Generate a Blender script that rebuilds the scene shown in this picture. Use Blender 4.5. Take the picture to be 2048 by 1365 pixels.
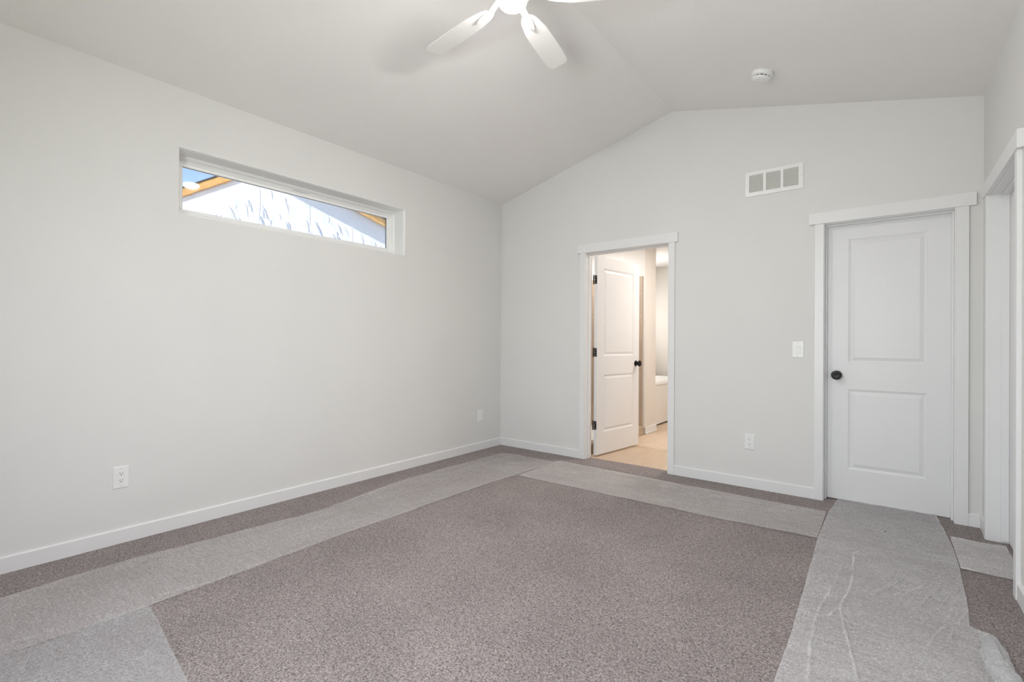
import bpy, bmesh, math, random
from mathutils import Vector, Matrix, noise
random.seed(7)
scene = bpy.context.scene
col = scene.collection
for o in list(bpy.data.objects): bpy.data.objects.remove(o)

# ---------------------------------------------------------------- camera
CX, CH = 3.4467, 1.1577
YAW, PITCH, ROLL = math.radians(37.80), math.radians(0.1455), math.radians(0.348)
FPX = 964.09
fw = Vector((-math.sin(YAW)*math.cos(PITCH), math.cos(YAW)*math.cos(PITCH), math.sin(PITCH)))
rt = Vector((math.cos(YAW), math.sin(YAW), 0))
up = rt.cross(fw)
rt2 = rt*math.cos(ROLL)+up*math.sin(ROLL)
up2 = up*math.cos(ROLL)-rt*math.sin(ROLL)
cam = bpy.data.objects.new('camera', bpy.data.cameras.new('camera'))
col.objects.link(cam)
M = Matrix.Identity(4)
for i in range(3):
    M[i][0], M[i][1], M[i][2] = rt2[i], up2[i], -fw[i]
M.translation = Vector((CX, 0, CH))
cam.matrix_world = M
cam.data.sensor_width = 36; cam.data.sensor_fit = 'HORIZONTAL'
cam.data.lens = FPX*36/2048
cam.data.clip_start = .02
scene.camera = cam

# ---------------------------------------------------------------- world, sun, daylight, exposure
SKY_TINT = (1.0, .96, 1.0)
world = bpy.data.worlds.new('sky'); scene.world = world; world.use_nodes = True
wn = world.node_tree.nodes; wl = world.node_tree.links
wn.clear()
sky = wn.new('ShaderNodeTexSky'); sky.sky_type = 'NISHITA'; sky.sun_disc = False
sky.sun_elevation = math.radians(39); sky.sun_rotation = math.radians(51)
sky.air_density = 1.0; sky.dust_density = .6; sky.ozone_density = 1.2
bg = wn.new('ShaderNodeBackground'); bg.inputs['Strength'].default_value = .27
wo = wn.new('ShaderNodeOutputWorld')
tint = wn.new('ShaderNodeVectorMath'); tint.operation = 'MULTIPLY'; tint.inputs[1].default_value = SKY_TINT
wl.new(sky.outputs[0], tint.inputs[0]); wl.new(tint.outputs[0], bg.inputs[0]); wl.new(bg.outputs[0], wo.inputs[0])

# lamp powers and colours
P_SKY = {.95: .5, 2.55: 49}; C_SKY = (.86, .895, 1.0)
P_GND = {.95: .5, 2.55: 21}; C_GND = (.95, 1.0, .80)
P_BATH = 1.0; E_SIDE = 85.0; E_DOWN = 575.0; C_FAN = (1, .965, .93, 1)
def sun_lamp(direction, energy, color):
    l = bpy.data.lights.new('sun', 'SUN'); l.energy = energy; l.color = color; l.angle = math.radians(.6)
    o = bpy.data.objects.new('sun', l); col.objects.link(o)
    o.location = (20, 5, 12)
    o.rotation_euler = Vector(direction).to_track_quat('-Z', 'Y').to_euler()
    return o
sun_lamp((-.61, -.487, -.622), 9.5, (1, .96, .90))

def area_lamp(name, loc, direction, sx, sy, power, color, spread=180):
    l = bpy.data.lights.new(name, 'AREA'); l.shape = 'RECTANGLE'; l.size = sx; l.size_y = sy
    l.energy = power; l.color = color; l.spread = math.radians(spread)
    o = bpy.data.objects.new(name, l); col.objects.link(o); o.location = loc
    o.rotation_euler = Vector(direction).to_track_quat('-Z', 'Y').to_euler()
    return o
# daylight entering the two bedroom windows behind the camera: open sky (slanting down), horizon, and light bounced up off the ground
NY = -.45                       # inner face of the wall behind the camera
for wx in (.95, 2.55):
    area_lamp('window_sky_light', (wx, NY+.03, 1.72), (0, 1, -.85), .96, .5, P_SKY[wx], C_SKY)
    area_lamp('window_ground_light', (wx, NY+.03, 1.10), (0, 1, .75), .96, .5, P_GND[wx], C_GND)
# daylight of the bathroom window beside the tub, and its ceiling lamps
area_lamp('bath_daylight', (2.0, 7.5, 1.6), (-1, -.12, 0), .8, .8, P_BATH*42, (.95, .98, 1.0), 70)
area_lamp('bath_ceiling_light', (2.15, 5.6, 2.42), (0, 0, -1), .8, .8, P_BATH*33, (1, .93, .87))
area_lamp('shower_light', (.55, 5.2, 2.42), (0, 0, -1), .15, .15, P_BATH*18, (.95, .97, 1))

scene.view_settings.view_transform = 'Standard'
scene.view_settings.look = 'None'
scene.view_settings.exposure = 0
scene.view_settings.gamma = 1
scene.view_settings.use_curve_mapping = False
scene.cycles.max_bounces = 10
scene.cycles.diffuse_bounces = 6
scene.cycles.transparent_max_bounces = 12
scene.cycles.caustics_reflective = False
scene.cycles.caustics_refractive = False
scene.cycles.use_denoising = True
scene.cycles.use_adaptive_sampling = False
scene.cycles.use_light_tree = False
scene.cycles.sample_clamp_indirect = 8


FAN = (1.94, 1.93)

# ---------------------------------------------------------------- materials
def srgb(r, g, b):
    f = lambda c: (c/255/12.92) if c/255 <= .04045 else ((c/255+.055)/1.055)**2.4
    return (f(r), f(g), f(b), 1)
def mat(name, base, rough=.5, metal=0, bump=None, var=None, spec=.5, coord='Object'):
    """bump=(scale, strength, distance); var=(scale, amount)"""
    m = bpy.data.materials.new(name); m.use_nodes = True
    nt = m.node_tree; p = nt.nodes['Principled BSDF']
    p.inputs['Base Color'].default_value = base
    p.inputs['Roughness'].default_value = rough
    p.inputs['Metallic'].default_value = metal
    p.inputs['Specular IOR Level'].default_value = spec
    tc = nt.nodes.new('ShaderNodeTexCoord')
    if bump:
        n = nt.nodes.new('ShaderNodeTexNoise'); n.inputs['Scale'].default_value = bump[0]; n.inputs['Detail'].default_value = 3
        nt.links.new(tc.outputs[coord], n.inputs['Vector'])
        b = nt.nodes.new('ShaderNodeBump'); b.inputs['Strength'].default_value = bump[1]; b.inputs['Distance'].default_value = bump[2]
        nt.links.new(n.outputs['Fac'], b.inputs['Height']); nt.links.new(b.outputs[0], p.inputs['Normal'])
    n2 = nt.nodes.new('ShaderNodeTexNoise'); n2.inputs['Scale'].default_value = var[0] if var else 2.0; n2.inputs['Detail'].default_value = 4
    nt.links.new(tc.outputs[coord], n2.inputs['Vector'])
    mr = nt.nodes.new('ShaderNodeMapRange'); a = var[1] if var else .012
    mr.inputs['From Min'].default_value = .3; mr.inputs['From Max'].default_value = .7
    mr.inputs['To Min'].default_value = 1-a; mr.inputs['To Max'].default_value = 1+a
    nt.links.new(n2.outputs['Fac'], mr.inputs['Value'])
    mx = nt.nodes.new('ShaderNodeVectorMath'); mx.operation = 'SCALE'; mx.inputs[0].default_value = base[:3]
    nt.links.new(mr.outputs[0], mx.inputs['Scale']); nt.links.new(mx.outputs[0], p.inputs['Base Color'])
    return m

WALL = mat('wall_paint', (.71, .705, .69, 1), .85, bump=(170, .22, .0012), spec=.25)
CEIL = mat('ceiling_paint', (.815, .80, .79, 1), .9, bump=(120, .4, .002), spec=.2)
TRIM = mat('white_trim_paint', (.76, .76, .76, 1), .38)
DOORP = mat('white_door_paint', (.745, .745, .75, 1), .42)
PLAST = mat('white_plastic', (.80, .80, .79, 1), .35)
SLOT = mat('dark_slot', (.05, .05, .05, 1), .7)
GRILLE = mat('grille_paint', (.74, .74, .71, 1), .5)
DUCT = mat('duct_dark', (.50, .51, .46, 1), .8)
BRONZE = mat('oil_rubbed_bronze', (.018, .014, .012, 1), .42, metal=.6)
BLACKM = mat('matte_black_metal', (.014, .014, .015, 1), .4, metal=.4)
SCREW = mat('screw_head', (.62, .62, .62, 1), .4, metal=.3)
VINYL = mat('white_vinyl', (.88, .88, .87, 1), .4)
FANW = mat('fan_white', (.90, .89, .875, 1), .35)
TUB = mat('tub_acrylic', (.85, .84, .82, 1), .12)
BWALL = mat('bath_wall_paint', (.70, .67, .63, 1), .85, bump=(170, .3, .0015), spec=.25)
LUMBER = mat('bare_lumber', srgb(222, 172, 104), .7, var=(6, .18))
SOFFIT = mat('soffit_osb', srgb(170, 112, 60), .8, var=(9, .2))
SHING = mat('roof_shingle', (.06, .06, .065, 1), .9, bump=(60, .6, .01))
GRASS = mat('dry_ground', (.52, .49, .42, 1), .95, bump=(4, .8, .05), var=(1.5, .25))

def carpet_mat():
    m = bpy.data.materials.new('carpet'); m.use_nodes = True
    nt = m.node_tree; L = nt.links; p = nt.nodes['Principled BSDF']
    p.inputs['Roughness'].default_value = .95; p.inputs['Specular IOR Level'].default_value = .1
    tc = nt.nodes.new('ShaderNodeTexCoord')
    def noi(scale, detail, rough=.5, dist=0):
        n = nt.nodes.new('ShaderNodeTexNoise'); n.inputs['Scale'].default_value = scale
        n.inputs['Detail'].default_value = detail; n.inputs['Roughness'].default_value = rough
        n.inputs['Distortion'].default_value = dist
        L.new(tc.outputs['Object'], n.inputs['Vector']); return n
    fine = noi(150, 3, .65, 1.2); big = noi(2.2, 4); mid = noi(40, 2)
    cr = nt.nodes.new('ShaderNodeValToRGB'); e = cr.color_ramp.elements  # speckle: real yarn tones plus the shading of twisted tufts, painted as colour
    e[0].position = .33; e[0].color = (.095, .078, .076, 1)
    e[1].position = .66; e[1].color = (.52, .465, .455, 1)
    k = e.new(.47); k.color = (.26, .225, .219, 1)
    L.new(fine.outputs['Fac'], cr.inputs[0])
    def scaled(n, lo, hi):
        r = nt.nodes.new('ShaderNodeMapRange'); r.inputs['From Min'].default_value = .3; r.inputs['From Max'].default_value = .7
        r.inputs['To Min'].default_value = lo; r.inputs['To Max'].default_value = hi; L.new(n.outputs['Fac'], r.inputs['Value']); return r
    r1 = scaled(big, .91, 1.09); r2 = scaled(mid, .93, 1.07)
    mu = nt.nodes.new('ShaderNodeMath'); mu.operation = 'MULTIPLY'; L.new(r1.outputs[0], mu.inputs[0]); L.new(r2.outputs[0], mu.inputs[1])
    sc = nt.nodes.new('ShaderNodeVectorMath'); sc.operation = 'SCALE'
    L.new(cr.outputs[0], sc.inputs[0]); L.new(mu.outputs[0], sc.inputs['Scale']); L.new(sc.outputs[0], p.inputs['Base Color'])
    b = nt.nodes.new('ShaderNodeBump'); b.inputs['Strength'].default_value = .9; b.inputs['Distance'].default_value = .006
    L.new(fine.outputs['Fac'], b.inputs['Height']); L.new(b.outputs[0], p.inputs['Normal'])
    return m
CARPET = carpet_mat()

def film_mat(name, ang, opacity, stretch=9, tint=(.60, .585, .585)):
    """thin clear polythene: a faintly milky sheet over the pile, pulled into streaks, whiter where it is doubled in a fold"""
    m = bpy.data.materials.new(name); m.use_nodes = True
    nt = m.node_tree; L = nt.links; p = nt.nodes['Principled BSDF']; out = nt.nodes['Material Output']
    p.inputs['Base Color'].default_value = (*tint, 1); p.inputs['Roughness'].default_value = .36
    tc = nt.nodes.new('ShaderNodeTexCoord'); mp = nt.nodes.new('ShaderNodeMapping')
    mp.inputs['Rotation'].default_value = (0, 0, -ang); mp.inputs['Scale'].default_value = (1, stretch, 1)
    L.new(tc.outputs['Object'], mp.inputs['Vector'])
    def noi(scale, detail, rough, vec, dist=0):
        n = nt.nodes.new('ShaderNodeTexNoise'); n.inputs['Scale'].default_value = scale; n.inputs['Detail'].default_value = detail
        n.inputs['Roughness'].default_value = rough; n.inputs['Distortion'].default_value = dist; L.new(vec, n.inputs['Vector']); return n
    def math_(op, a, b):
        n = nt.nodes.new('ShaderNodeMath'); n.operation = op
        for i, v in enumerate((a, b)):
            if isinstance(v, (int, float)): n.inputs[i].default_value = v
            else: L.new(v, n.inputs[i])
        return n.outputs[0]
    streak = noi(9, 6, .62, mp.outputs[0], .8); broad = noi(2.5, 4, .5, tc.outputs['Object']); grain = noi(150, 3, .65, tc.outputs['Object'], 1.2)
    b = nt.nodes.new('ShaderNodeBump'); b.inputs['Strength'].default_value = .5; b.inputs['Distance'].default_value = .004
    L.new(math_('ADD', math_('MULTIPLY', streak.outputs['Fac'], .45), math_('MULTIPLY', grain.outputs['Fac'], .7)), b.inputs['Height']); L.new(b.outputs[0], p.inputs['Normal'])
    r = nt.nodes.new('ShaderNodeMapRange'); r.inputs['From Min'].default_value = .35; r.inputs['From Max'].default_value = .68
    r.inputs['To Min'].default_value = opacity-.09; r.inputs['To Max'].default_value = opacity+.12
    L.new(math_('ADD', math_('MULTIPLY', streak.outputs['Fac'], .5), math_('MULTIPLY', broad.outputs['Fac'], .5)), r.inputs['Value'])
    at = nt.nodes.new('ShaderNodeAttribute'); at.attribute_name = 'fold'
    gr = math_('MULTIPLY', math_('SUBTRACT', grain.outputs['Fac'], .5), 1.25)
    fac = math_('MAXIMUM', math_('MINIMUM', math_('ADD', math_('ADD', r.outputs[0], gr), math_('MULTIPLY', at.outputs['Fac'], .26)), .95), .05)
    tr = nt.nodes.new('ShaderNodeBsdfTransparent'); mx = nt.nodes.new('ShaderNodeMixShader')
    L.new(fac, mx.inputs[0]); L.new(tr.outputs[0], mx.inputs[1]); L.new(p.outputs[0], mx.inputs[2])
    L.new(mx.outputs[0], out.inputs['Surface'])
    return m

def glass_mat():
    m = bpy.data.materials.new('window_glass'); m.use_nodes = True
    nt = m.node_tree; L = nt.links; out = nt.nodes['Material Output']; nt.nodes.remove(nt.nodes['Principled BSDF'])
    tr = nt.nodes.new('ShaderNodeBsdfTransparent'); tr.inputs[0].default_value = (.97, .98, .98, 1)
    gl = nt.nodes.new('ShaderNodeBsdfGlossy'); gl.inputs['Roughness'].default_value = .02
    fr = nt.nodes.new('ShaderNodeFresnel'); fr.inputs['IOR'].default_value = 1.5
    mx = nt.nodes.new('ShaderNodeMixShader')
    L.new(fr.outputs[0], mx.inputs[0]); L.new(tr.outputs[0], mx.inputs[1]); L.new(gl.outputs[0], mx.inputs[2]); L.new(mx.outputs[0], out.inputs['Surface'])
    return m
GLASS = glass_mat()

def emit_mat(name, color, strength):
    m = bpy.data.materials.new(name); m.use_nodes = True
    nt = m.node_tree; p = nt.nodes['Principled BSDF']
    p.inputs['Base Color'].default_value = (.8, .8, .8, 1)
    p.inputs['Emission Color'].default_value = color; p.inputs['Emission Strength'].default_value = strength
    return m
def bowl_mat():
    """frosted bowl: the lamp inside shines hardest through the bottom of the glass"""
    m = emit_mat('lit_glass_bowl', C_FAN, 1); nt = m.node_tree; p = nt.nodes['Principled BSDF']
    g = nt.nodes.new('ShaderNodeNewGeometry'); sp = nt.nodes.new('ShaderNodeSeparateXYZ'); nt.links.new(g.outputs['Normal'], sp.inputs[0])
    r = nt.nodes.new('ShaderNodeMapRange'); r.inputs['From Min'].default_value = 0; r.inputs['From Max'].default_value = -1
    r.inputs['To Min'].default_value = E_SIDE; r.inputs['To Max'].default_value = E_DOWN
    nt.links.new(sp.outputs['Z'], r.inputs['Value']); nt.links.new(r.outputs[0], p.inputs['Emission Strength'])
    return m
BULB = bowl_mat()

def wrap_mat():
    m = bpy.data.materials.new('house_wrap'); m.use_nodes = True
    nt = m.node_tree; L = nt.links; p = nt.nodes['Principled BSDF']
    p.inputs['Base Color'].default_value = (.86, .87, .89, 1); p.inputs['Roughness'].default_value = .6
    tc = nt.nodes.new('ShaderNodeTexCoord'); mp = nt.nodes.new('ShaderNodeMapping')
    mp.inputs['Rotation'].default_value = (0, math.radians(18), 0); mp.inputs['Scale'].default_value = (2.6, 1, .8)
    L.new(tc.outputs['Object'], mp.inputs['Vector'])
    n = nt.nodes.new('ShaderNodeTexNoise'); n.inputs['Scale'].default_value = 2.6; n.inputs['Detail'].default_value = 5; n.inputs['Distortion'].default_value = .6
    L.new(mp.outputs[0], n.inputs['Vector'])
    b = nt.nodes.new('ShaderNodeBump'); b.inputs['Strength'].default_value = .45; b.inputs['Distance'].default_value = .05
    L.new(n.outputs['Fac'], b.inputs['Height']); L.new(b.outputs[0], p.inputs['Normal'])
    return m
WRAP = wrap_mat()

def plank_mat():
    m = bpy.data.materials.new('vinyl_plank'); m.use_nodes = True
    nt = m.node_tree; L = nt.links; p = nt.nodes['Principled BSDF']
    p.inputs['Roughness'].default_value = .42
    tc = nt.nodes.new('ShaderNodeTexCoord'); mp = nt.nodes.new('ShaderNodeMapping')
    mp.inputs['Rotation'].default_value = (0, 0, math.radians(90)); L.new(tc.outputs['Object'], mp.inputs['Vector'])
    br = nt.nodes.new('ShaderNodeTexBrick'); br.inputs['Scale'].default_value = 1; br.inputs['Brick Width'].default_value = 1.2
    br.inputs['Row Height'].default_value = .18; br.inputs['Mortar Size'].default_value = .0015
    br.inputs['Color1'].default_value = (.60, .46, .33, 1); br.inputs['Color2'].default_value = (.55, .42, .305, 1); br.inputs['Mortar'].default_value = (.36, .27, .19, 1)
    L.new(mp.outputs[0], br.inputs['Vector'])
    mp2 = nt.nodes.new('ShaderNodeMapping'); mp2.inputs['Scale'].default_value = (22, 1.6, 1); L.new(tc.outputs['Object'], mp2.inputs['Vector'])
    n = nt.nodes.new('ShaderNodeTexNoise'); n.inputs['Scale'].default_value = 3; n.inputs['Detail'].default_value = 5; L.new(mp2.outputs[0], n.inputs['Vector'])
    r = nt.nodes.new('ShaderNodeMapRange'); r.inputs['To Min'].default_value = .84; r.inputs['To Max'].default_value = 1.16; L.new(n.outputs['Fac'], r.inputs['Value'])
    s = nt.nodes.new('ShaderNodeVectorMath'); s.operation = 'SCALE'; L.new(br.outputs['Color'], s.inputs[0]); L.new(r.outputs[0], s.inputs['Scale'])
    L.new(s.outputs[0], p.inputs['Base Color'])
    return m
PLANK = plank_mat()

def tile_mat():
    m = bpy.data.materials.new('shower_tile'); m.use_nodes = True
    nt = m.node_tree; L = nt.links; p = nt.nodes['Principled BSDF']
    p.inputs['Roughness'].default_value = .3
    tc = nt.nodes.new('ShaderNodeTexCoord'); mp = nt.nodes.new('ShaderNodeMapping')
    mp.inputs['Rotation'].default_value = (math.radians(90), 0, 0); L.new(tc.outputs['Object'], mp.inputs['Vector'])
    br = nt.nodes.new('ShaderNodeTexBrick'); br.inputs['Scale'].default_value = 1; br.inputs['Brick Width'].default_value = .6
    br.inputs['Row Height'].default_value = .3; br.inputs['Mortar Size'].default_value = .003
    br.inputs['Color1'].default_value = (.44, .35, .26, 1); br.inputs['Color2'].default_value = (.40, .32, .245, 1); br.inputs['Mortar'].default_value = (.5, .44, .37, 1)
    L.new(mp.outputs[0], br.inputs['Vector']); L.new(br.outputs['Color'], p.inputs['Base Color'])
    return m
TILE = tile_mat()

# ---------------------------------------------------------------- mesh helpers
def bm_box(bm, x0, x1, y0, y1, z0, z1):
    v = [bm.verts.new((x, y, z)) for x in (x0, x1) for y in (y0, y1) for z in (z0, z1)]
    for f in ((0, 1, 3, 2), (4, 6, 7, 5), (0, 4, 5, 1), (2, 3, 7, 6), (0, 2, 6, 4), (1, 5, 7, 3)):
        bm.faces.new([v[i] for i in f])
    return v
def bm_prism(bm, pts, axis, a, b):
    """extrude polygon pts (2D) along axis ('x','y','z') from a to b"""
    def P(u, w, t): return {'x': (t, u, w), 'y': (u, t, w), 'z': (u, w, t)}[axis]
    A = [bm.verts.new(P(u, w, a)) for u, w in pts]; B = [bm.verts.new(P(u, w, b)) for u, w in pts]
    n = len(pts)
    bm.faces.new(A[::-1]); bm.faces.new(B)
    for i in range(n): bm.faces.new((A[i], A[(i+1) % n], B[(i+1) % n], B[i]))
def bm_lathe(bm, prof, seg=32, origin=(0, 0, 0), axis='z', sx=1, sy=1):
    """prof = [(r, h)]; revolve around axis"""
    rings = []
    ox, oy, oz = origin
    def P(a, b, h): return {'z': (ox+a, oy+b, oz+h), 'y': (ox+a, oy+h, oz+b), 'x': (ox+h, oy+a, oz+b)}[axis]
    for r, h in prof:
        if r < 1e-6: rings.append([bm.verts.new(P(0, 0, h))])
        else: rings.append([bm.verts.new(P(r*sx*math.cos(2*math.pi*i/seg), r*sy*math.sin(2*math.pi*i/seg), h)) for i in range(seg)])
    for A, B in zip(rings, rings[1:]):
        if len(A) == 1 and len(B) == 1: continue
        for i in range(seg):
            j = (i+1) % seg
            if len(A) == 1: bm.faces.new((A[0], B[i], B[j]))
            elif len(B) == 1: bm.faces.new((A[i], A[j], B[0]))
            else: bm.faces.new((A[i], A[j], B[j], B[i]))
def obj(name, bm, m, parent=None, bevel=0, smooth=False, seg=2, angle=30):
    bmesh.ops.recalc_face_normals(bm, faces=bm.faces)
    me = bpy.data.meshes.new(name); bm.to_mesh(me); bm.free()
    me.materials.append(m)
    o = bpy.data.objects.new(name, me); col.objects.link(o)
    if parent: o.parent = parent
    if smooth:
        for p in me.polygons: p.use_smooth = True
    if bevel:
        b = o.modifiers.new('bevel', 'BEVEL'); b.width = bevel; b.segments = seg; b.limit_method = 'ANGLE'; b.angle_limit = math.radians(angle)
        b.harden_normals = False
    return o
def sharpen(o, deg=35):
    me = o.data
    for p in me.polygons: p.use_smooth = True
    bm = bmesh.new(); bm.from_mesh(me)
    for e in bm.edges:
        if len(e.link_faces) == 2 and e.calc_face_angle() > math.radians(deg): e.smooth = False
    bm.to_mesh(me); bm.free(); return o
def thing(name, label, cat, loc=(0, 0, 0), rot=(0, 0, 0), group=None, kind=None):
    o = bpy.data.objects.new(name, None); col.objects.link(o); o.location = loc; o.rotation_euler = rot; o.empty_display_size = .05
    if label: o['label'] = label
    if cat: o['category'] = cat
    if group: o['group'] = group
    if kind: o['kind'] = kind
    return o
def tag(o, label, cat, group=None, kind=None):
    o['label'] = label; o['category'] = cat
    if group: o['group'] = group
    if kind: o['kind'] = kind
    return o
def struct(o, label, cat):
    return tag(o, label, cat, kind='structure')
def new(): return bmesh.new()

# ---------------------------------------------------------------- room dimensions
D, W = 4.2414, 3.9336           # back wall y, right wall x
HL, HR, RX, RZ = 2.715, 2.7412, 1.9392, 3.2152
WT = .116                       # interior wall thickness
def ceil_z(x):
    return HL+(RZ-HL)*x/RX if x <= RX else RZ+(HR-RZ)*(x-RX)/(W-RX)

# floor
bm = new(); n = 1
bm_box(bm, -.2, W+WT, NY-.2, 4.332, -.12, 0)
struct(obj('floor', bm, CARPET), 'grey-brown speckled carpet covering the bedroom floor', 'floor')
bm = new(); bm_box(bm, -.2, 3.2, 4.332, 8.4, -.12, -.001)
struct(obj('floor_bathroom', bm, PLANK), 'light tan wood-look plank floor seen through the open door', 'floor')

# left wall with clerestory opening
WY0, WY1, WZ0, WZ1 = 1.0835, 2.852, 1.9364, 2.3603
LT = .205
bm = new()
bm_box(bm, -LT, 0, NY, WY0, 0, HL+.02); bm_box(bm, -LT, 0, WY1, D+.2, 0, HL+.02)
bm_box(bm, -LT, 0, WY0, WY1, 0, WZ0); bm_box(bm, -LT, 0, WY0, WY1, WZ1, HL+.02)
wl_o = struct(obj('wall_left', bm, WALL), 'long pale greige wall with the narrow high window', 'wall')
# back wall with two door openings (rough openings filled by the jambs)
D1a, D1b = 1.0836, 1.9192      # casing inner edges door 1
D2a, D2b = 3.0821, 3.8043
HD = 2.05
bm = new()
J = .018
def gable(x0, x1, z0):
    pts = [(x0, z0), (x1, z0), (x1, ceil_z(x1)+.02)]
    if x0 < RX < x1: pts.append((RX, RZ+.02))
    pts.append((x0, ceil_z(x0)+.02)); bm_prism(bm, pts, 'y', D, D+WT)
gable(0, D1a-J, 0); gable(D1a-J, D1b+J, HD+J); gable(D1b+J, D2a-J, 0); gable(D2a-J, D2b+J, HD+J); gable(D2b+J, W+WT, 0)
struct(obj('wall_back', bm, WALL), 'pale grey gable wall with the two white doors', 'wall')
# right wall with door opening
D3a, D3b = 3.1944, 3.9988
bm = new()
bm_box(bm, W, W+WT, NY, D3a-J, 0, HR+.02); bm_box(bm, W, W+WT, D3b+J, D, 0, HR+.02); bm_box(bm, W, W+WT, D3a-J, D3b+J, HD+J, HR+.02)
struct(obj('wall_right', bm, WALL), 'pale wall on the right edge with a white door casing', 'wall')
# wall behind the camera with two windows
NW = [(.45, 1.45), (2.05, 3.05)]; NZ0, NZ1 = .65, 2.15
bm = new()
def nbox(x0, x1, z0, z1=None):
    if z1 is None:
        pts = [(x0, z0), (x1, z0), (x1, ceil_z(min(max(x1, 0), W))+.02)]
        if x0 < RX < x1: pts.append((RX, RZ+.02))
        pts.append((x0, ceil_z(max(x0, 0))+.02)); bm_prism(bm, pts, 'y', NY-.16, NY)
    else: bm_box(bm, x0, x1, NY-.16, NY, z0, z1)
nbox(-LT, NW[0][0], 0); nbox(NW[0][1], NW[1][0], 0); nbox(NW[1][1], W+WT, 0)
for a, b in NW: nbox(a, b, 0, NZ0); nbox(a, b, NZ1)
struct(obj('wall_front', bm, WALL), 'wall with two windows behind the camera', 'wall')
# ceiling: two sloped slabs in one body
bm = new()
bm_prism(bm, [(-LT-.3, HL-(RZ-HL)*(LT+.3)/RX), (0, HL), (RX, RZ), (W, HR), (W+WT+.3, HR-.1), (W+WT+.3, HR+.2), (RX, RZ+.3), (-LT-.3, HL+.2)], 'y', NY-.4, D+.25)
struct(obj('ceiling', bm, CEIL), 'vaulted off-white ceiling with a central ridge', 'ceiling')

# baseboards
BBH, BBT = .0826, .014
def bb(name, segs, lab, m=TRIM):
    b = new()
    for s in segs:
        ax, a0, a1, face, sgn = s
        pr = [(0, 0), (sgn*BBT, 0), (sgn*BBT, BBH-.006), (sgn*(BBT-.006), BBH), (0, BBH)]
        if ax == 'y': bm_prism(b, [(face+u, w) for u, w in pr], 'y', a0, a1)
        else: bm_prism(b, [(face+u, w) for u, w in pr], 'x', a0, a1)
    return struct(obj(name, b, m), lab, 'baseboard')
CW = .057
bb('baseboard_left', [('y', NY, D, 0, 1)], 'white baseboard along the foot of the left wall')
bb('baseboard_back', [('x', BBT, D1a-CW, D, -1), ('x', D1b+CW, D2a-CW, D, -1), ('x', D2b+.062, W-BBT, D, -1)], 'white baseboard along the back wall between the door casings')
bb('baseboard_right', [('y', NY, D3a-CW, W, -1), ('y', D3b+CW, D, W, -1)], 'white baseboard at the foot of the right wall')

# ---------------------------------------------------------------- door trims
CT, HT, HH = .018, .024, .084
def box_obj(name, dims, m, parent, bevel=.0015, seg=2):
    b = new(); bm_box(b, *dims); return obj(name, b, m, parent, bevel=bevel, seg=seg)
def trim_back(n, a, b_, x0, x1, lab, cwR=CW, stop_front=.047):
    t = thing(n, lab, 'door trim', (a, D, 0), kind='structure')
    def P(name, x0, x1, y0, y1, z0, z1, bv=.0015): return box_obj(name, (x0-a, x1-a, y0-D, y1-D, z0, z1), TRIM, t, bv)
    P('side_casing', a-CW, a, D-CT, D, 0, HD); P('side_casing', b_, b_+cwR, D-CT, D, 0, HD)
    P('head_casing', x0, x1, D-HT, D, HD, HD+HH)
    P('jamb', a-.013, a+.005, D-.001, D+WT, 0, HD+.005, .001); P('jamb', b_-.005, b_+.013, D-.001, D+WT, 0, HD+.005, .001)
    P('jamb', a+.005, b_-.005, D-.001, D+WT, HD-.005, HD+.013, .001)
    s0, s1 = D+.047, D+.081
    P('door_stop', a+.005, a+.016, s0, s1, 0, HD-.005); P('door_stop', b_-.016, b_-.005, s0, s1, 0, HD-.005)
    P('door_stop', a+.016, b_-.016, s0, s1, HD-.016, HD-.005)
    return t
trim_back('trim_1', D1a, D1b, .9975, 2.0026, 'white flat casing framing the open bathroom doorway')
trim_back('trim_2', D2a, D2b, 2.9876, 3.9003, 'white flat casing framing the closed door of the back wall', cwR=.062)
t = thing('trim_3', 'white flat casing of the doorway in the right wall', 'door trim', (W, D3a, 0), kind='structure')
def P3(name, x0, x1, y0, y1, z0, z1, bv=.0015): return box_obj(name, (x0-W, x1-W, y0-D3a, y1-D3a, z0, z1), TRIM, t, bv)
P3('side_casing', W-CT, W, D3a-CW, D3a, 0, HD); P3('side_casing', W-CT, W, D3b, D3b+CW, 0, HD)
P3('head_casing', W-HT, W, D3a-.09, D3b+.09, HD, HD+HH)
P3('jamb', W-.001, W+WT, D3a-.013, D3a+.005, 0, HD+.005, .001); P3('jamb', W-.001, W+WT, D3b-.005, D3b+.013, 0, HD+.005, .001)
P3('jamb', W-.001, W+WT, D3a+.005, D3b-.005, HD-.005, HD+.013, .001)
P3('door_stop', W+.047, W+.081, D3b-.016, D3b-.005, 0.012, HD-.005); P3('door_stop', W+.047, W+.081, D3a+.005, D3a+.016, 0, HD-.005)
P3('door_stop', W+.047, W+.081, D3a+.016, D3b-.016, HD-.016, HD-.005)

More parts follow.
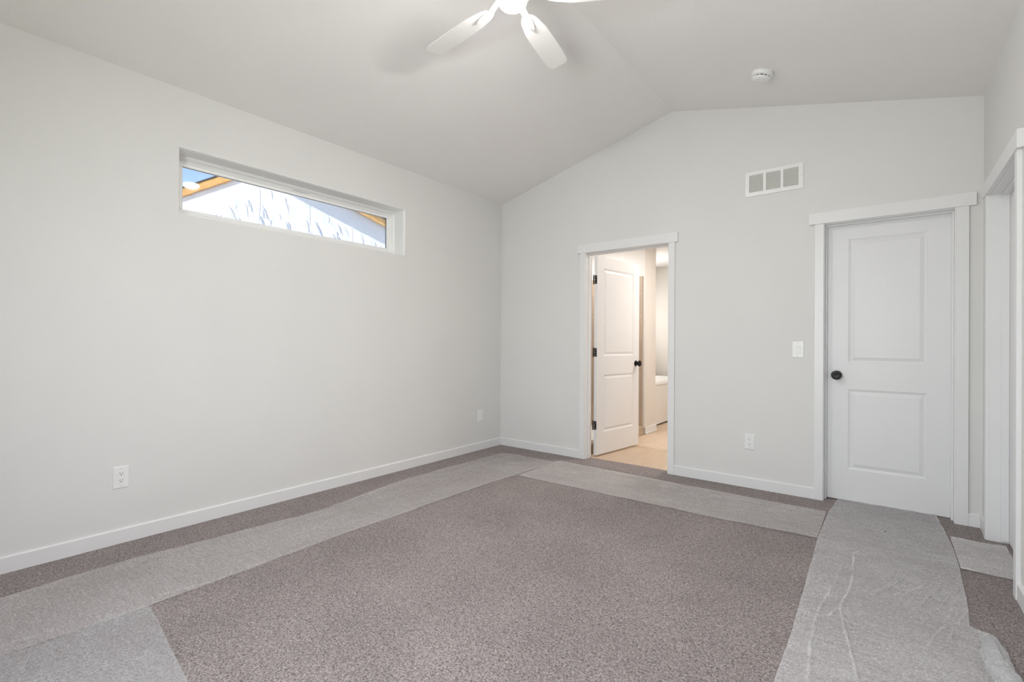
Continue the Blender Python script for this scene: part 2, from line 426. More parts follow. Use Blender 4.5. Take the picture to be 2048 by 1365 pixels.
# ---------------------------------------------------------------- door slabs (two raised panels)
def door_slab(width, panels, height=2.02, thick=.034):
    """slab in local x 0..width, y 0..thick, z 0..height, panels on both faces"""
    b = new()
    def face_side(y, s):
        # grid of rectangles with holes for the panels
        xs = sorted({0, width, panels[0][0], panels[0][1]}); zs = sorted({0, height}|{p[2] for p in panels}|{p[3] for p in panels})
        for i in range(len(xs)-1):
            for k in range(len(zs)-1):
                x0, x1, z0, z1 = xs[i], xs[i+1], zs[k], zs[k+1]
                if any(p[0] <= x0 and x1 <= p[1] and p[2] <= z0 and z1 <= p[3] for p in panels): continue
                b.faces.new([b.verts.new(q) for q in ((x0, y, z0), (x1, y, z0), (x1, y, z1), (x0, y, z1))])
        steps = [(0, 0), (.003, .0032), (.010, .0055), (.014, .0075), (.017, .0075), (.022, .0062), (.036, .002), (.040, .0008)]
        for p in panels:
            prev = None
            for ins, dep in steps:
                ring = [b.verts.new((x, y+s*dep, z)) for x, z in ((p[0]+ins, p[2]+ins), (p[1]-ins, p[2]+ins), (p[1]-ins, p[3]-ins), (p[0]+ins, p[3]-ins))]
                if prev:
                    for i in range(4): b.faces.new((prev[i], prev[(i+1) % 4], ring[(i+1) % 4], ring[i]))
                prev = ring
            b.faces.new(prev)
    face_side(0, 1); face_side(thick, -1)
    for q in (((0, 0, 0), (0, thick, 0), (0, thick, height), (0, 0, height)), ((width, 0, 0), (width, 0, height), (width, thick, height), (width, thick, 0)),
              ((0, 0, 0), (width, 0, 0), (width, thick, 0), (0, thick, 0)), ((0, 0, height), (0, thick, height), (width, thick, height), (width, 0, height))):
        b.faces.new([b.verts.new(v) for v in q])
    bmesh.ops.remove_doubles(b, verts=b.verts, dist=1e-5)
    return b
def knob_parts(parent, x, z, y, s, m):
    """rose, neck and round knob standing out of face y in direction s"""
    b = new(); bm_lathe(b, [(0, 0), (.032, 0), (.0325, .003), (.030, .006), (.020, .008), (0, .008)], 32, (0, 0, 0), 'z')
    r = obj('rose', b, m, parent, smooth=True)
    b = new(); bm_lathe(b, [(.011, .006), (.0105, .022), (.013, .028)], 24); nk = obj('neck', b, m, parent, smooth=True)
    b = new(); bm_lathe(b, [(0, .026), (.014, .027), (.024, .032), (.0315, .040), (.0335, .047), (.0325, .053), (.0295, .0565), (.0285, .0558), (.024, .0585), (.0165, .0605), (.0155, .0597), (.009, .0612), (.0078, .0605), (0, .0615)], 40)
    k = obj('knob', b, m, parent, smooth=True)
    for o in (r, nk, k):
        o.location = (x, y, z); o.rotation_euler = (math.radians(90 if s < 0 else -90), 0, 0)
    return k

# door 2: closed, back wall right
S2a, S2b = D2a+.007, D2b-.007
d2 = thing('door_2', 'closed white two-panel door with a round black knob, back wall', 'door', (S2a, D+.0815, .008), kind='structure')
pl = [(3.228-S2a, 3.669-S2a, .232, .818), (3.228-S2a, 3.669-S2a, 1.014, 1.922)]
obj('door_slab', door_slab(S2b-S2a, pl, 2.032), DOORP, d2)
knob_parts(d2, 3.158-S2a, .921, 0, -1, BLACKM)
# door 3: closed, right wall
d3 = thing('door_3', 'closed white door deep in the right wall doorway, a sliver in view', 'door', (W+.0815, D3b-.007, .008), (0, 0, math.radians(-90)), kind='structure')
obj('door_slab', door_slab(D3b-D3a-.014, [(.12, .67, .232, .818), (.12, .67, 1.014, 1.922)], 2.032), DOORP, d3)
knob_parts(d3, .72, .921, 0, -1, BLACKM)
# door 1: opened into the bathroom
A1 = math.radians(90-8)
d1 = thing('door_1', 'white two-panel door standing open into the bathroom', 'door', (1.0985, 4.3925, .018), (0, 0, A1), kind='structure')
# local x along the slab, slab thickness towards -y local (= +x world)
SL = .80
b = door_slab(SL, [(.118, .682, .222, .808), (.118, .682, 1.004, 1.905)], 2.02)
for v in b.verts: v.co.y -= .034
obj('door_slab', b, DOORP, d1)
knob_parts(d1, SL-.066, .912, -.034, -1, BRONZE); knob_parts(d1, SL-.066, .912, 0, 1, BRONZE)
for hz in (.300, 1.042, 1.782):
    h = new()
    bm_prism(h, [(-.0335+.0, hz-.043), (-.006, hz-.043), (-.002, hz-.043), (-.002, hz+.043), (-.006, hz+.043), (-.0335, hz+.043)], 'x', -.0022, .0002)
    hg = obj('hinge', h, BRONZE, d1, bevel=.0008)
    h = new(); bm_lathe(h, [(0, -.052), (.003, -.050), (.0035, -.046), (.0062, -.045), (.0062, .045), (.0035, .046), (.0035, .051), (0, .053)], 16, (-.006, .006, hz))
    obj('hinge_barrel', h, BRONZE, hg, smooth=True)
    h = new(); bm_box(h, -.006, -.0035, .006, .014, hz-.043, hz+.043)
    lf = obj('hinge_leaf', h, BRONZE, hg, bevel=.0006)
    for k in (-.026, 0, .026):
        h = new(); bm_lathe(h, [(0, .0034), (.0035, .003), (.0042, .0022)], 12, (0, 0, 0)); s = obj('screw', h, SCREW, hg, smooth=True)
        s.location = (0, -.02+(.006 if k == 0 else 0), hz+k); s.rotation_euler = (0, math.radians(-90), 0)

# ---------------------------------------------------------------- window_1, the high window of the left wall
GT = -.0215
w1 = thing('window_1', 'narrow high fixed window in a drywall reveal on the left wall', 'window', (0, WY0, WZ0), kind='structure')
b = new()
def ring(bm, x0, x1, y0, y1, z0, z1, wd):
    """rectangular frame of width wd in the y-z plane, from x0 to x1"""
    bm_box(bm, x0, x1, y0, y1, z0, z0+wd); bm_box(bm, x0, x1, y0, y1, z1-wd, z1)
    bm_box(bm, x0, x1, y0, y0+wd, z0+wd, z1-wd); bm_box(bm, x0, x1, y1-wd, y1, z0+wd, z1-wd)
LY, LZ = WY1-WY0, WZ1-WZ0
ring(b, -LT-.012, -.140, 0, LY, 0, LZ, .030)
obj('window_frame', b, VINYL, w1, bevel=.003)
b = new(); ring(b, -LT-.006, -.156, .028, LY-.028, .028, LZ-.028, .026); obj('sash_frame', b, VINYL, w1, bevel=.004)
b = new(); ring(b, -.190, -.164, .052, LY-.052, .052, LZ-.052, .022); obj('glazing_bead', b, VINYL, w1, bevel=.006)
b = new(); bm_box(b, -.182, -.178, .070, LY-.070, .070, LZ-.070); gl1 = obj('window_glass', b, GLASS, w1); gl1.rotation_euler = (0, GT, 0)
b = new(); ring(b, -.1835, -.1765, .0715, LY-.0715, .0715, LZ-.0715, .003); obj('gasket', b, SLOT, w1)
b = new(); bm_box(b, -.1565, -.155, .80, .93, LZ-.0445, LZ-.0425); obj('latch_slot', b, SLOT, w1)
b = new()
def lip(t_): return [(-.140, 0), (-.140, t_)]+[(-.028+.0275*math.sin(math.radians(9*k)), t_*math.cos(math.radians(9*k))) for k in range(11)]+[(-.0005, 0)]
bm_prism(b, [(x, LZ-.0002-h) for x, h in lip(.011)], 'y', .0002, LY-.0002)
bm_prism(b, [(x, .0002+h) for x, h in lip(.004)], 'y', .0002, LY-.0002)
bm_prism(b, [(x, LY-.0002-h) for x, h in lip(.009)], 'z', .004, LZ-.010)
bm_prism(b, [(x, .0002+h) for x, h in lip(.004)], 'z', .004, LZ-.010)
sharpen(obj('daylit_reveal_lining', b, VINYL, w1), 40)  # added lining, whiter than the wall paint to imitate daylight on the reveal
# near windows (behind the camera)
for i, (a, c) in enumerate(NW):
    wn_ = thing('window_%d' % (i+2), 'white framed window behind the camera, %s' % ('nearer the left wall' if i == 0 else 'nearer the right wall'), 'window', (a, NY-.16, NZ0), kind='structure')
    b = new(); ww, hh = c-a, NZ1-NZ0
    bm_box(b, 0, ww, .0, .06, 0, .05); bm_box(b, 0, ww, .0, .06, hh-.05, hh); bm_box(b, 0, .05, .0, .06, .05, hh-.05); bm_box(b, ww-.05, ww, .0, .06, .05, hh-.05)
    obj('window_frame', b, VINYL, wn_, bevel=.003)
    b = new(); bm_box(b, .05, ww-.05, .026, .030, .05, hh-.05); obj('window_glass', b, GLASS, wn_)

# ---------------------------------------------------------------- bathroom beyond door 1
BL = .22; BR = 2.9; BE = 8.3; BH = 2.5
y0 = D+WT
b = new(); bm_box(b, BL-.1, BL, y0, BE+.1, 0, BH+.1); struct(obj('wall_bathroom_left', b, BWALL), 'bathroom wall behind the tub, seen through the doorway', 'wall')
b = new(); bm_box(b, BR, BR+.1, y0, BE+.1, 0, BH+.1); struct(obj('wall_bathroom_right', b, BWALL), 'bathroom wall hidden right of the doorway', 'wall')
b = new(); bm_box(b, BL, BR, BE, BE+.1, 0, BH+.1); struct(obj('wall_bathroom_back', b, BWALL), 'far wall of the bathroom', 'wall')
b = new(); bm_box(b, BL-.1, BR+.1, y0, BE+.1, BH, BH+.1); struct(obj('ceiling_bathroom', b, CEIL), 'flat white bathroom ceiling', 'ceiling')
PX, PY0, PY1 = 1.028, 5.87, 6.235
b = new(); bm_box(b, BL, PX, PY0, PY1, 0, BH); struct(obj('wall_partition', b, BWALL), 'short wall end between shower and tub, seen through the doorway', 'wall')
b = new(); bm_box(b, PX, PX+BBT, PY0, PY1+BBT, 0, BBH+.004); bm_box(b, .93, PX, PY1, PY1+BBT, 0, BBH+.004); bm_box(b, PX+BBT, PX+BBT+.012, PY0, PY1+BBT+.012, 0, .016)
struct(obj('baseboard_bathroom', b, TRIM, bevel=.003), 'short white baseboard round the bathroom partition end', 'baseboard')
# unseen boxes behind the two closed doors, added to stop outside light leaking in
b = new(); bm_box(b, 3.0, 4.0, y0, 5.2, -.12, -.001); bm_box(b, 3.0, 3.03, y0, 5.2, 0, 2.4); bm_box(b, 4.0, 4.03, y0, 5.2, 0, 2.4); bm_box(b, 3.0, 4.03, 5.2, 5.23, -.12, 2.4); bm_box(b, 3.0, 4.03, y0, 5.23, 2.4, 2.43)
struct(obj('wall_closet_light_block', b, BWALL), 'unseen closet walls added to block light behind the closed back door', 'wall')
xh = W+WT
b = new(); bm_box(b, xh, xh+.9, 2.9, 4.3, -.12, -.001); bm_box(b, xh, xh+.9, 2.87, 2.9, -.12, 2.4); bm_box(b, xh, xh+.9, 4.3, 4.33, -.12, 2.4); bm_box(b, xh+.9, xh+.93, 2.87, 4.33, -.12, 2.4); bm_box(b, xh, xh+.93, 2.87, 4.33, 2.4, 2.43)
struct(obj('wall_hall_light_block', b, BWALL), 'unseen hall walls added to block light behind the door of the right wall', 'wall')
# shower
sh = thing('shower', 'tan tiled walk-in shower with a low curb behind the open door', 'shower', (BL, 4.5, 0))
def PS(name, dims, m, bv=0):
    return box_obj(name, (dims[0]-BL, dims[1]-BL, dims[2]-4.5, dims[3]-4.5, dims[4], dims[5]), m, sh, bv)
PS('tile_wall', (BL+.001, 1.0, PY0-.013, PY0-.001, .0, 2.01), TILE); PS('tile_wall', (BL+.001, BL+.013, 4.42, PY0-.013, .0, 2.01), TILE)
PS('curb', (.93, 1.027, 4.42, PY0-.013, 0, .10), TILE, .004); PS('shower_pan', (BL+.013, .93, 4.42, PY0-.013, 0, .035), TUB, .003)
# bathtub
tb = thing('bathtub', 'white bathtub with a smooth apron behind the partition wall', 'bathtub', (.28, 6.42, 0))
b = new(); x1, yl, zt = .64, 1.72, .60
def rr(x0, x1, y0, y1, r, z, n=6):
    pts = []
    for cx, cy, a in ((x1-r, y1-r, 0), (x0+r, y1-r, 90), (x0+r, y0+r, 180), (x1-r, y0+r, 270)):
        for k in range(n+1):
            t_ = math.radians(a+90*k/n); pts.append((cx+r*math.cos(t_), cy+r*math.sin(t_), z))
    return pts
loops = [rr(0, x1, 0, yl, .004, zt-.035), rr(-.0, x1+.012, 0, yl, .006, zt-.030), rr(0, x1+.014, 0, yl, .008, zt-.008), rr(.004, x1+.008, .004, yl-.004, .012, zt), rr(.07, x1-.055, .10, yl-.10, .13, zt), rr(.078, x1-.063, .11, yl-.11, .13, zt-.012), rr(.12, x1-.10, .2, yl-.2, .16, .18), rr(.17, x1-.15, .3, yl-.3, .12, .14)]
rings = [[b.verts.new(p) for p in L_] for L_ in loops]
for A, B in zip(rings, rings[1:]):
    for i in range(len(A)): j = (i+1) % len(A); b.faces.new((A[i], A[j], B[j], B[i]))
b.faces.new(rings[-1])
sharpen(obj('tub_basin', b, TUB, tb))
b = new(); bm_box(b, x1-.012, x1, 0, yl, .018, zt-.033); obj('apron', b, TUB, tb, bevel=.004)
b = new(); bm_box(b, x1-.03, x1-.016, .0, yl, 0, .018); obj('toe_gap', b, SLOT, tb)

# ---------------------------------------------------------------- ceiling fan
def make_fan():
    fz = 2.895
    t = thing('ceiling_fan', 'white five-blade ceiling fan with a lit glass bowl, hanging from the ridge', 'ceiling fan', (FAN[0], FAN[1], RZ))
    def Z(z): return z-RZ
    b = new(); bm_lathe(b, [(0, .004), (.072, -.02), (.075, -.03), (.070, -.045), (.045, -.065), (.016, -.072), (0, -.072)], 40); obj('canopy', b, FANW, t, smooth=True)
    b = new(); bm_lathe(b, [(.0125, -.06), (.0125, Z(3.07))], 20); obj('downrod', b, FANW, t, smooth=True)
    b = new(); bm_lathe(b, [(0, Z(3.085)), (.03, Z(3.08)), (.075, Z(3.06)), (.105, Z(3.03)), (.112, Z(3.0)), (.112, Z(2.955)), (.104, Z(2.94)), (.085, Z(2.934)), (.085, Z(2.915)), (0, Z(2.915))], 48)
    sharpen(obj('motor_housing', b, FANW, t))
    b = new(); bm_lathe(b, [(0, Z(2.918)), (.068, Z(2.918)), (.070, Z(2.905)), (.073, Z(2.893)), (.066, Z(2.890)), (0, Z(2.890))], 40)
    sharpen(obj('light_fitter', b, FANW, t))
    b = new(); prof = [(.0675, Z(2.892))]
    for k in range(1, 11):
        a = math.radians(90*k/10); prof.append((.071*math.cos(a) if k < 10 else 0, Z(2.889)-.036*math.sin(a)))
    bm_lathe(b, prof, 40); obj('glass_bowl', b, BULB, t, smooth=True)
    for k in range(5):
        ang = math.radians(173.5-72*k)
        # blade outline: local x outwards
        b = new(); ol = []
        L0, L1 = .165, .665
        def wid(s): return .036+.029*min(1, s/.28)**.8 if s < .28 else .065+.003*math.sin((s-.28)/.72*3.14)
        up_, lo_ = [], []
        N = 22
        for i in range(N+1):
            s = i/N; x = L0+(L1-L0)*s; w = wid(s)
            if s > .93: w -= .018*((s-.93)/.07)**2
            if s < .06: w *= .75+.25*s/.06
            up_.append((x+(.012 if s > .97 else 0), w)); lo_.append((x, -w))
        ring_ = lo_+up_[::-1]
        T, Bv = [b.verts.new((x, y, .0035)) for x, y in ring_], [b.verts.new((x, y, -.0035)) for x, y in ring_]
        b.faces.new(T); b.faces.new(Bv[::-1]); m_ = len(ring_)
        for i in range(m_): j = (i+1) % m_; b.faces.new((T[i], Bv[i], Bv[j], T[j]))
        o = obj('blade', b, FANW, t, bevel=.0018)
        o.matrix_local = Matrix.Translation((0, 0, Z(fz)+.02)) @ Matrix.Rotation(ang, 4, 'Z') @ Matrix.Rotation(math.radians(-9.5), 4, 'X')
        # blade iron: tongue under the blade reaching to the motor
        b = new(); pts = [(.075, .020, .032), (.12, .018, .018), (.16, .020, -.002), (.19, .024, -.0055), (.235, .019, -.0055), (.262, .010, -.0055), (.27, .002, -.0055)]
        prev = None
        for x, w, z in pts:
            r_ = [b.verts.new((x, -w, z)), b.verts.new((x, w, z)), b.verts.new((x, w*.8, z-.006)), b.verts.new((x, -w*.8, z-.006))]
            if prev:
                for i in range(4): b.faces.new((prev[i], prev[(i+1) % 4], r_[(i+1) % 4], r_[i]))
            else: b.faces.new(r_)
            prev = r_
        b.faces.new(prev[::-1])
        obj('blade_iron', b, FANW, o, bevel=.002)
    return t
make_fan()

# ---------------------------------------------------------------- smoke detector on the right slope
slope = math.atan2(RZ-HR, W-RX)
SX, SY = 2.772, 3.655
sd = thing('smoke_detector', 'round white smoke detector on the right slope of the ceiling', 'smoke detector', (SX, SY, ceil_z(SX)), (0, slope, 0))
b = new(); bm_lathe(b, [(0, 0), (.068, 0), (.070, -.004), (.069, -.020), (.064, -.026), (.050, -.028), (0, -.028)], 48); sharpen(obj('mounting_base', b, PLAST, sd), 50)
b = new(); bm_lathe(b, [(.046, -.026), (.046, -.038)], 40); obj('sensor_gap', b, SLOT, sd, smooth=True)
for k in range(12):
    a = 2*math.pi*k/12; b = new(); bm_box(b, .044, .058, -.0025, .0025, -.037, -.026); o = obj('vent_rib', b, PLAST, sd); o.rotation_euler = (0, 0, a)
b = new(); bm_lathe(b, [(0, -.036), (.056, -.036), (.059, -.039), (.057, -.046), (.048, -.051), (.02, -.053), (0, -.053)], 48); sharpen(obj('cover', b, PLAST, sd), 50)
b = new(); bm_lathe(b, [(0, -.0545), (.009, -.0543), (.010, -.052)], 24, (.012, 0, 0)); obj('test_button', b, GRILLE, sd, smooth=True)

# ---------------------------------------------------------------- return air grille
gx0, gx1, gz0, gz1 = 2.544, 2.948, 2.3425, 2.5375
ag = thing('air_vent', 'white three-section louvred return air grille high on the back wall', 'air vent', (gx0, D, gz0))
gw, gh = gx1-gx0, gz1-gz0
cols = [(.027, .129), (.149, .251), (.270, .372)]; z0_, z1_ = .030, gh-.026
b = new(); T_ = -.008
bm_box(b, 0, gw, T_, 0, 0, z0_); bm_box(b, 0, gw, T_, 0, z1_, gh); bm_box(b, 0, cols[0][0], T_, 0, z0_, z1_); bm_box(b, cols[2][1], gw, T_, 0, z0_, z1_)
bm_box(b, cols[0][1], cols[1][0], T_, 0, z0_, z1_); bm_box(b, cols[1][1], cols[2][0], T_, 0, z0_, z1_)
bmesh.ops.remove_doubles(b, verts=b.verts, dist=1e-5)
obj('frame', b, PLAST, ag)
for c0, c1 in cols:
    b = new(); N = 17; dz = (z1_-z0_)/N
    for k in range(N):
        z = z0_+dz*(k+.5)
        bm_prism(b, [(-.0065, z-.0035), (-.0058, z-.0042), (-.0005, z+.0030), (-.0012, z+.0037)], 'x', c0, c1)
    obj('louvre_panel', b, GRILLE, ag)
b = new(); bm_box(b, .02, gw-.02, -.0004, 0, .02, gh-.02); obj('duct_opening', b, DUCT, ag)
for x in (.010, gw-.010):
    b = new(); bm_lathe(b, [(.0035, 0), (.0030, .0012), (0, .0018)], 12); s = obj('screw', b, SCREW, ag, smooth=True); s.location = (x, T_, gh/2); s.rotation_euler = (math.radians(90), 0, 0)

# ---------------------------------------------------------------- outlets and switch  (local: x across, y 0 wall, -y outwards, z up)
def plate(parent, w, h, t=.0055):
    b = new(); e = .006
    prof = [(0, 0), (0, .0015), (.0025, t-.0005), (e, t), ]
    prev = None
    for ins, dep in prof:
        r_ = [b.verts.new((x, -dep, z)) for x, z in ((-w/2+ins, -h/2+ins), (w/2-ins, -h/2+ins), (w/2-ins, h/2-ins), (-w/2+ins, h/2-ins))]
        if prev:
            for i in range(4): b.faces.new((prev[i], prev[(i+1) % 4], r_[(i+1) % 4], r_[i]))
        else: b.faces.new(r_)
        prev = r_
    b.faces.new(prev)
    return obj('cover_plate', b, PLAST, parent)
def screws(parent, h):
    for z in (-h, h):
        b = new(); bm_lathe(b, [(.0034, 0), (.0030, .001), (0, .0013)], 12); s = obj('screw', b, SCREW, parent, smooth=True)
        s.location = (0, -.0052, z); s.rotation_euler = (math.radians(90), 0, 0)
def make_outlet(label, loc, rz, w=.075, h=.124):
    t = thing('wall_outlet', label, 'outlet', loc, (0, 0, rz), group=None)
    plate(t, w, h)
    b = new(); bm_box(b, -.0165, .0165, -.0068, -.004, -.0335, .0335); f = obj('receptacle', b, PLAST, t, bevel=.0009)
    for zc in (-.0195, .0195):
        s = new(); bm_box(s, -.0078, -.0050, -.00705, -.006, zc-.0010, zc+.0075); obj('slot', s, SLOT, f)
        s = new(); bm_box(s, .0050, .0074, -.00705, -.006, zc-.0000, zc+.0070); obj('slot', s, SLOT, f)
        s = new(); bm_lathe(s, [(.0027, 0), (.0027, .0010), (0, .0011)], 14); q = obj('ground_hole', s, SLOT, f); q.location = (0, -.0060, zc-.0068); q.rotation_euler = (math.radians(90), 0, 0)
    screws(t, .0485)
    return t
def copy_tree(o, parent=None):
    c = o.copy(); col.objects.link(c); c.parent = parent
    for ch in list(o.children): copy_tree(ch, c)
    return c
R90 = math.radians(90)
o1 = make_outlet('white duplex outlet low on the left wall, nearest the camera', (0, .811, .374), R90)
o2 = copy_tree(o1); o2.location = (2.582, D, .368); o2.rotation_euler = (0, 0, 0)
o2['label'] = 'white duplex outlet low on the back wall, below the light switch'
o3 = thing('wall_cable_plate', 'plain white plate low on the left wall, beside the far corner', 'cable plate', (0, 3.890, .367), (0, 0, R90))
plate(o3, .075, .124); b = new(); bm_box(b, -.0165, .0165, -.0062, -.004, -.0335, .0335); obj('blank_insert', b, PLAST, o3, bevel=.0009); screws(o3, .0485)
sw = thing('light_switch', 'white rocker light switch left of the closed back door', 'light switch', (2.918, D, 1.115))
plate(sw, .078, .124); b = new()
bm_prism(b, [(-.004, -.0335), (-.0068, -.0335), (-.0082, .0), (-.0105, .0335), (-.004, .0335)], 'x', -.0165, .0165); obj('rocker', b, PLAST, sw, bevel=.0008); screws(sw, .0485)

# ---------------------------------------------------------------- carpet protection film
def interp(pts, t):
    """pts [(s, v)] sorted by s"""
    if t <= pts[0][0]: return pts[0][1]
    for (a, va), (b_, vb) in zip(pts, pts[1:]):
        if t <= b_: return va+(vb-va)*(t-a)/(b_-a)
    return pts[-1][1]
def film(label, m, axis, s0, s1, lo, hi, z, ns, nt_, amp, seed, freq, creases=()):
    b = new(); g = []; fold_v = []
    for i in range(ns+1):
        s = s0+(s1-s0)*i/ns; a, c = interp(lo, s), interp(hi, s)
        a += .005*noise.noise((s*3, seed, 0)); c += .005*noise.noise((s*3, seed+9, 0))
        row = []
        for k in range(nt_+1):
            q = k/nt_; w = a+(c-a)*q
            x, y = (w, s) if axis == 'y' else (s, w)
            h = z+amp*(.5+noise.noise((x*freq[0], y*freq[1], seed)))+amp*.5*noise.noise((x*freq[0]*2.3, y*freq[1]*2.3, seed+3))
            f = 0
            for pl_, ht, wd, op in creases:
                d = min(seg_d(x+.006*noise.noise((y*9, x*9, 4)), y, p, r) for p, r in zip(pl_, pl_[1:]))
                e_ = d/wd
                if e_ < 3: h += ht*math.exp(-e_*e_); f = max(f, op*math.exp(-e_*e_*1.3)*(.6+.8*noise.noise((x*30, y*12, 7))+.2))
            h = max(h, z*.5)
            row.append(b.verts.new((x, y, h))); fold_v.append(max(0, f))
        g.append(row)
    for i in range(ns):
        for k in range(nt_): b.faces.new((g[i][k], g[i+1][k], g[i+1][k+1], g[i][k+1]))
    b.verts.index_update()
    o = obj('plastic_film', b, m, smooth=True)
    at = o.data.attributes.new('fold', 'FLOAT', 'POINT')
    for i, f in enumerate(fold_v): at.data[i].value = f
    return tag(o, label, 'plastic film')
def seg_d(x, y, p, r):
    dx, dy = r[0]-p[0], r[1]-p[1]; L2 = dx*dx+dy*dy; t_ = max(0, min(1, ((x-p[0])*dx+(y-p[1])*dy)/L2))
    return math.hypot(x-p[0]-t_*dx, y-p[1]-t_*dy)
FA = film_mat('film_left', math.radians(92), .39, tint=(.70, .665, .66))
FB = film_mat('film_back', math.radians(1), .42, tint=(.74, .705, .69))
FC = film_mat('film_right', math.radians(62), .44, 5, (.74, .725, .735))
FG = film_mat('film_doorway', math.radians(1), .52, tint=(.80, .78, .775))
FE = film_mat('film_front', math.radians(10), .36, 3, tint=(.62, .62, .63))
film('clear plastic carpet film running along the left wall', FA, 'y', -.42, 3.93, [(-.42, .33), (.3, .34), (.8, .31), (1.25, .36), (1.7, .41), (2.7, .27), (3.93, .29)],
     [(-.42, .915), (.26, .915), (.43, .92), (.69, .925), (1.15, .91), (1.72, .885), (3.15, .89), (3.34, .925), (3.93, .93)], .003, 300, 70, .005, 1, (14, 2.2),
     [([(.84, -.1), (.83, .3), (.85, .45)], .003, .005, .6), ([(.52, 1.4), (.50, 2.2), (.47, 2.8)], .002, .005, .30), ([(.72, 1.2), (.70, 2.1)], .002, .006, .30),
      ([(.86, .75), (.90, .95), (.88, 1.2)], .003, .005, .55), ([(.60, 2.6), (.55, 3.4)], .002, .005, .4), ([(.45, 1.7), (.42, 2.5)], .002, .005, .3)])
film('clear plastic carpet film running along the back wall in front of the open bathroom doorway', FB, 'x', .935, 3.128, [(.80, 3.34), (2.46, 3.345), (3.13, 3.37)], [(.80, 4.0), (.88, 4.005), (1.41, 3.985), (2.28, 3.955), (3.13, 3.95)], .004, 240, 60, .005, 5, (2.2, 14),
     [([(2.40, 3.83), (2.47, 3.825)], .003, .006, .9), ([(2.60, 3.72), (2.63, 3.715)], .003, .005, .9), ([(2.62, 3.62), (2.64, 3.615)], .002, .005, .9), ([(2.05, 3.72), (2.09, 3.71)], .002, .005, .7), ([(1.85, 3.955), (2.1, 3.95)], .003, .006, .6)])
film('short piece of clear plastic film leading into the doorway of the right wall', FG, 'x', 3.755, W+.06, [(3.75, 3.385), (4.0, 3.385)], [(3.75, 3.915), (3.86, 3.90), (4.0, 3.92)], .004, 60, 60, .004, 6, (2.2, 14),
     [([(3.75, 3.90), (3.86, 3.885)], .003, .007, .8), ([(3.75, 3.40), (3.82, 3.40)], .003, .007, .8)])
film('clear plastic carpet film in the lower left foreground', FE, 'x', .919, 3.14, [(.84, -.43), (3.2, -.43)], [(.84, .70), (1.0, .69), (1.58, .62), (3.2, .60)], .005, 160, 70, .004, 8, (4, 6))
cre = [([(3.33, 3.30), (3.31, 3.24), (3.322, 2.97), (3.318, 2.80), (3.300, 2.63), (3.295, 2.55), (3.315, 2.38), (3.345, 2.21), (3.385, 1.95), (3.42, 1.5)], .004, .0048, 1.1),
       ([(3.245, 2.70), (3.225, 2.50), (3.215, 2.34), (3.225, 2.11), (3.245, 1.9), (3.26, 1.5)], .004, .006, .95),
       ([(3.27, 3.05), (3.262, 2.85), (3.245, 2.66)], .003, .006, .35),
       ([(3.30, 2.56), (3.275, 2.50), (3.26, 2.44)], .003, .005, .7), ([(3.30, 2.56), (3.325, 2.53)], .002, .005, .4),
       ([(3.645, 2.66), (3.60, 2.52), (3.57, 2.40)], .004, .004, .55), ([(3.685, 2.85), (3.655, 2.72), (3.64, 2.62)], .003, .006, .4),
       ([(3.16, 4.33), (3.22, 4.22), (3.28, 4.10)], .002, .006, .45), ([(3.715, 4.32), (3.735, 4.1), (3.742, 3.95)], .003, .008, .9),
       ([(3.36, 2.30), (3.345, 2.21)], .002, .004, .4)]
rq = random.Random(11)
for k in range(11):   # fan of pulled wrinkles in the middle of the strip
    x0 = 3.42+.027*k+rq.uniform(-.01, .01); y0_ = 3.14-.012*k+rq.uniform(-.09, .06); ln = rq.uniform(.55, 1.25)
    cre.append(([(x0+.075, y0_), (x0+.045, y0_-.12*ln), (x0, y0_-.24*ln), (x0-.045+rq.uniform(-.015, .02), y0_-.36*ln)], rq.uniform(.004, .008), .0055, rq.uniform(.12, .42)))
pf = film('wrinkled clear plastic film strip running from the closed back door towards the camera', FC, 'y', -.42, 4.325, [(-.42, 3.15), (1.8, 3.15), (2.43, 3.15), (2.99, 3.14), (3.37, 3.13), (3.95, 3.14), (4.32, 3.165)],
         [(-.42, 3.8), (2.1, 3.79), (2.48, 3.79), (2.60, 3.79), (2.68, 3.765), (2.71, 3.72), (2.98, 3.738), (3.38, 3.75), (3.67, 3.75), (3.93, 3.74), (4.32, 3.715)], .007, 640, 170, .005, 12, (11, 5), cre)
# bunched fold on its right edge
FD = film_mat('film_fold', math.radians(80), .42, 3, (.66, .67, .68))
b = new(); rows = []
NS, NR = 44, 28
for i in range(NS+1):
    s = i/NS; y = 2.69-s*.62; cx_ = 3.752+.035*s+.008*math.sin(s*9); r0 = .042*math.sin(math.pi*min(1, .10+s*1.2)*.5)**.6 if s < .9 else .042*(1-.5*(s-.9)/.1)
    r0 *= min(1, .35+s*5)
    row = []
    for k in range(NR):
        a = 2*math.pi*k/NR
        rr_ = r0*(1+.32*noise.noise((math.cos(a)*1.6, math.sin(a)*1.6, s*7))+.10*noise.noise((math.cos(a)*4, math.sin(a)*4, s*22)))
        row.append(b.verts.new((cx_+rr_*1.0*math.cos(a), y+.012*noise.noise((a, s*5, 2)), max(.006, r0*.75+rr_*.95*math.sin(a)))))
    rows.append(row)
for i in range(NS):
    for k in range(NR): j = (k+1) % NR; b.faces.new((rows[i][k], rows[i][j], rows[i+1][j], rows[i+1][k]))
obj('folded_edge', b, FD, pf)
# small debris
b = new(); bmesh.ops.create_icosphere(b, subdivisions=2, radius=.0045)
for v in b.verts: v.co *= 1+.35*noise.noise(v.co*300); v.co.z *= .6
o = obj('lint_speck', b, SLOT, smooth=True); o.location = (3.448, 3.715, .020); tag(o, 'tiny dark crumb lying on the plastic film before the closed door', 'crumb')

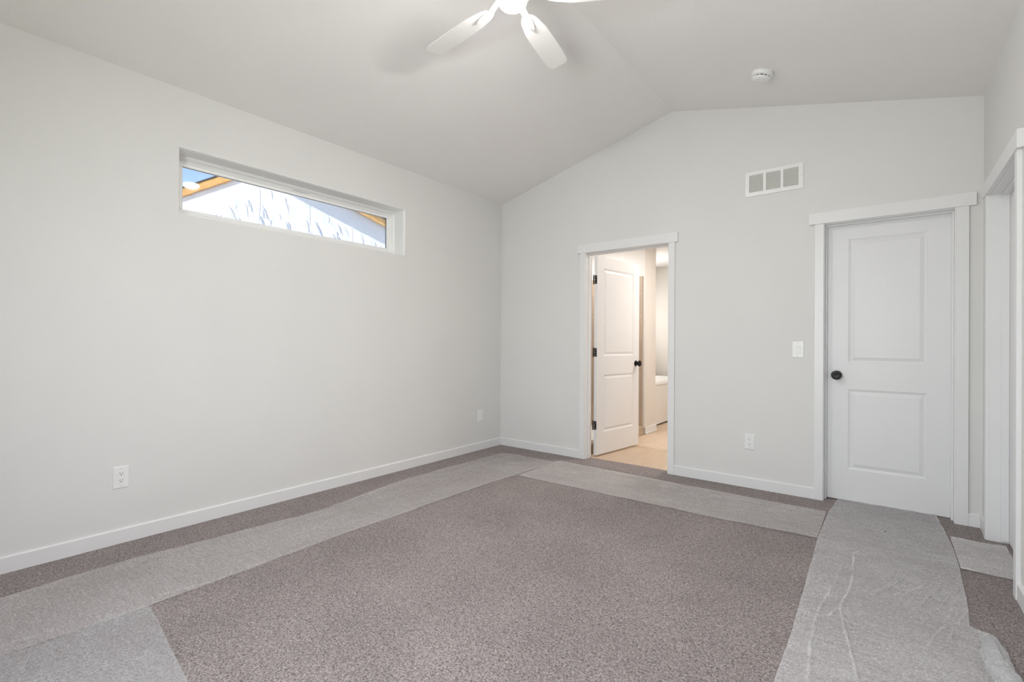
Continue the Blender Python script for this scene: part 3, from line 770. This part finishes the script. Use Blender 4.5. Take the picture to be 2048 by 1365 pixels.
# ---------------------------------------------------------------- house next door, seen through the high window
HO = Vector((-6.234, 5.2, 0)); TH = math.radians(-36)
nh = thing('neighbour_house', 'unfinished house wrapped in white sheeting with a bare timber roof edge, outside the window', 'house', HO, (0, 0, TH))
# local: x outward normal, y along the wall, z up
AT, AZ, M_ = -.505, 4.720, .475; OV = .08; HWD = 4.1
def rz_(t_, off=0): return AZ-M_*abs(t_-AT)+off
b = new(); z_e = rz_(AT-HWD)
bm_prism(b, [(AT-HWD, -1.0), (AT+HWD, -1.0), (AT+HWD, z_e+.03), (AT, AZ+.03), (AT-HWD, z_e+.03)], 'x', -7, 0)
obj('wrapped_wall', b, WRAP, nh)
# real folds of the sheeting
b = new(); rnd = random.Random(5)
def fold(t0, z0, L_, ang, w, h):
    n_ = 10; prev = None
    dx, dz = math.sin(ang), -math.cos(ang)
    for i in range(n_+1):
        s = i/n_; k = math.sin(math.pi*s)**.8; cx_ = t0+dx*L_*s+.02*math.sin(s*5); cz = z0+dz*L_*s
        r_ = [b.verts.new((.000, cx_-w*k-.001, cz)), b.verts.new((h*k+.0008, cx_, cz)), b.verts.new((.000, cx_+w*.35*k+.001, cz))]
        if prev:
            b.faces.new((prev[0], prev[1], r_[1], r_[0])); b.faces.new((prev[1], prev[2], r_[2], r_[1])); b.faces.new((prev[2], prev[0], r_[0], r_[2]))
        prev = r_
for _ in range(110):
    t0 = rnd.uniform(-2.1, 1.8); fold(t0, rnd.uniform(2.9, rz_(t0)-.4), rnd.uniform(.10, .45), math.radians(rnd.uniform(14, 34)), rnd.uniform(.006, .018), rnd.uniform(.004, .013))
for t0 in (-.75, .2, 1.05): fold(t0, rz_(t0)-.12, 1.2, math.radians(2), .008, .004)
tag_ = obj('sheeting_fold', b, WRAP, nh, smooth=False)
for t0, z0 in ((.38, 3.19), (.62, 3.22)):
    b = new(); bm_lathe(b, [(.030, 0), (.028, .010), (.012, .014), (0, .010)], 12); s = obj('cap_nail', b, DUCT, nh); s.location = (0, t0, z0); s.rotation_euler = (0, R90, 0)
for sg in (-1, 1):
    pts = lambda off0, off1: [(AT, AZ+off0), (AT+sg*(HWD+.5), rz_(AT+sg*(HWD+.5), off0)), (AT+sg*(HWD+.5), rz_(AT+sg*(HWD+.5), off1)), (AT, AZ+off1)]
    b = new(); bm_prism(b, pts(0, .150), 'x', OV-.038, OV); obj('fascia_board', b, LUMBER, nh, bevel=.003)
    b = new(); bm_prism(b, pts(.010, .03), 'x', 0, OV-.038); obj('soffit', b, SOFFIT, nh)
    b = new(); bm_prism(b, pts(.150, .175), 'x', -7.3, OV+.02); obj('roof_slope', b, SHING, nh)
    for k in range(9):
        t0 = AT+sg*(.25+k*.61); b = new(); bm_box(b, 0, OV-.038, t0-.019, t0+.019, rz_(t0)-.006, rz_(t0)+.02); obj('lookout_block', b, LUMBER, nh)
b = new(); bm_box(b, -40, 40, -40, 50, -.9, -.5)
struct(obj('ground', b, GRASS), 'bare ground outside between the houses', 'ground')
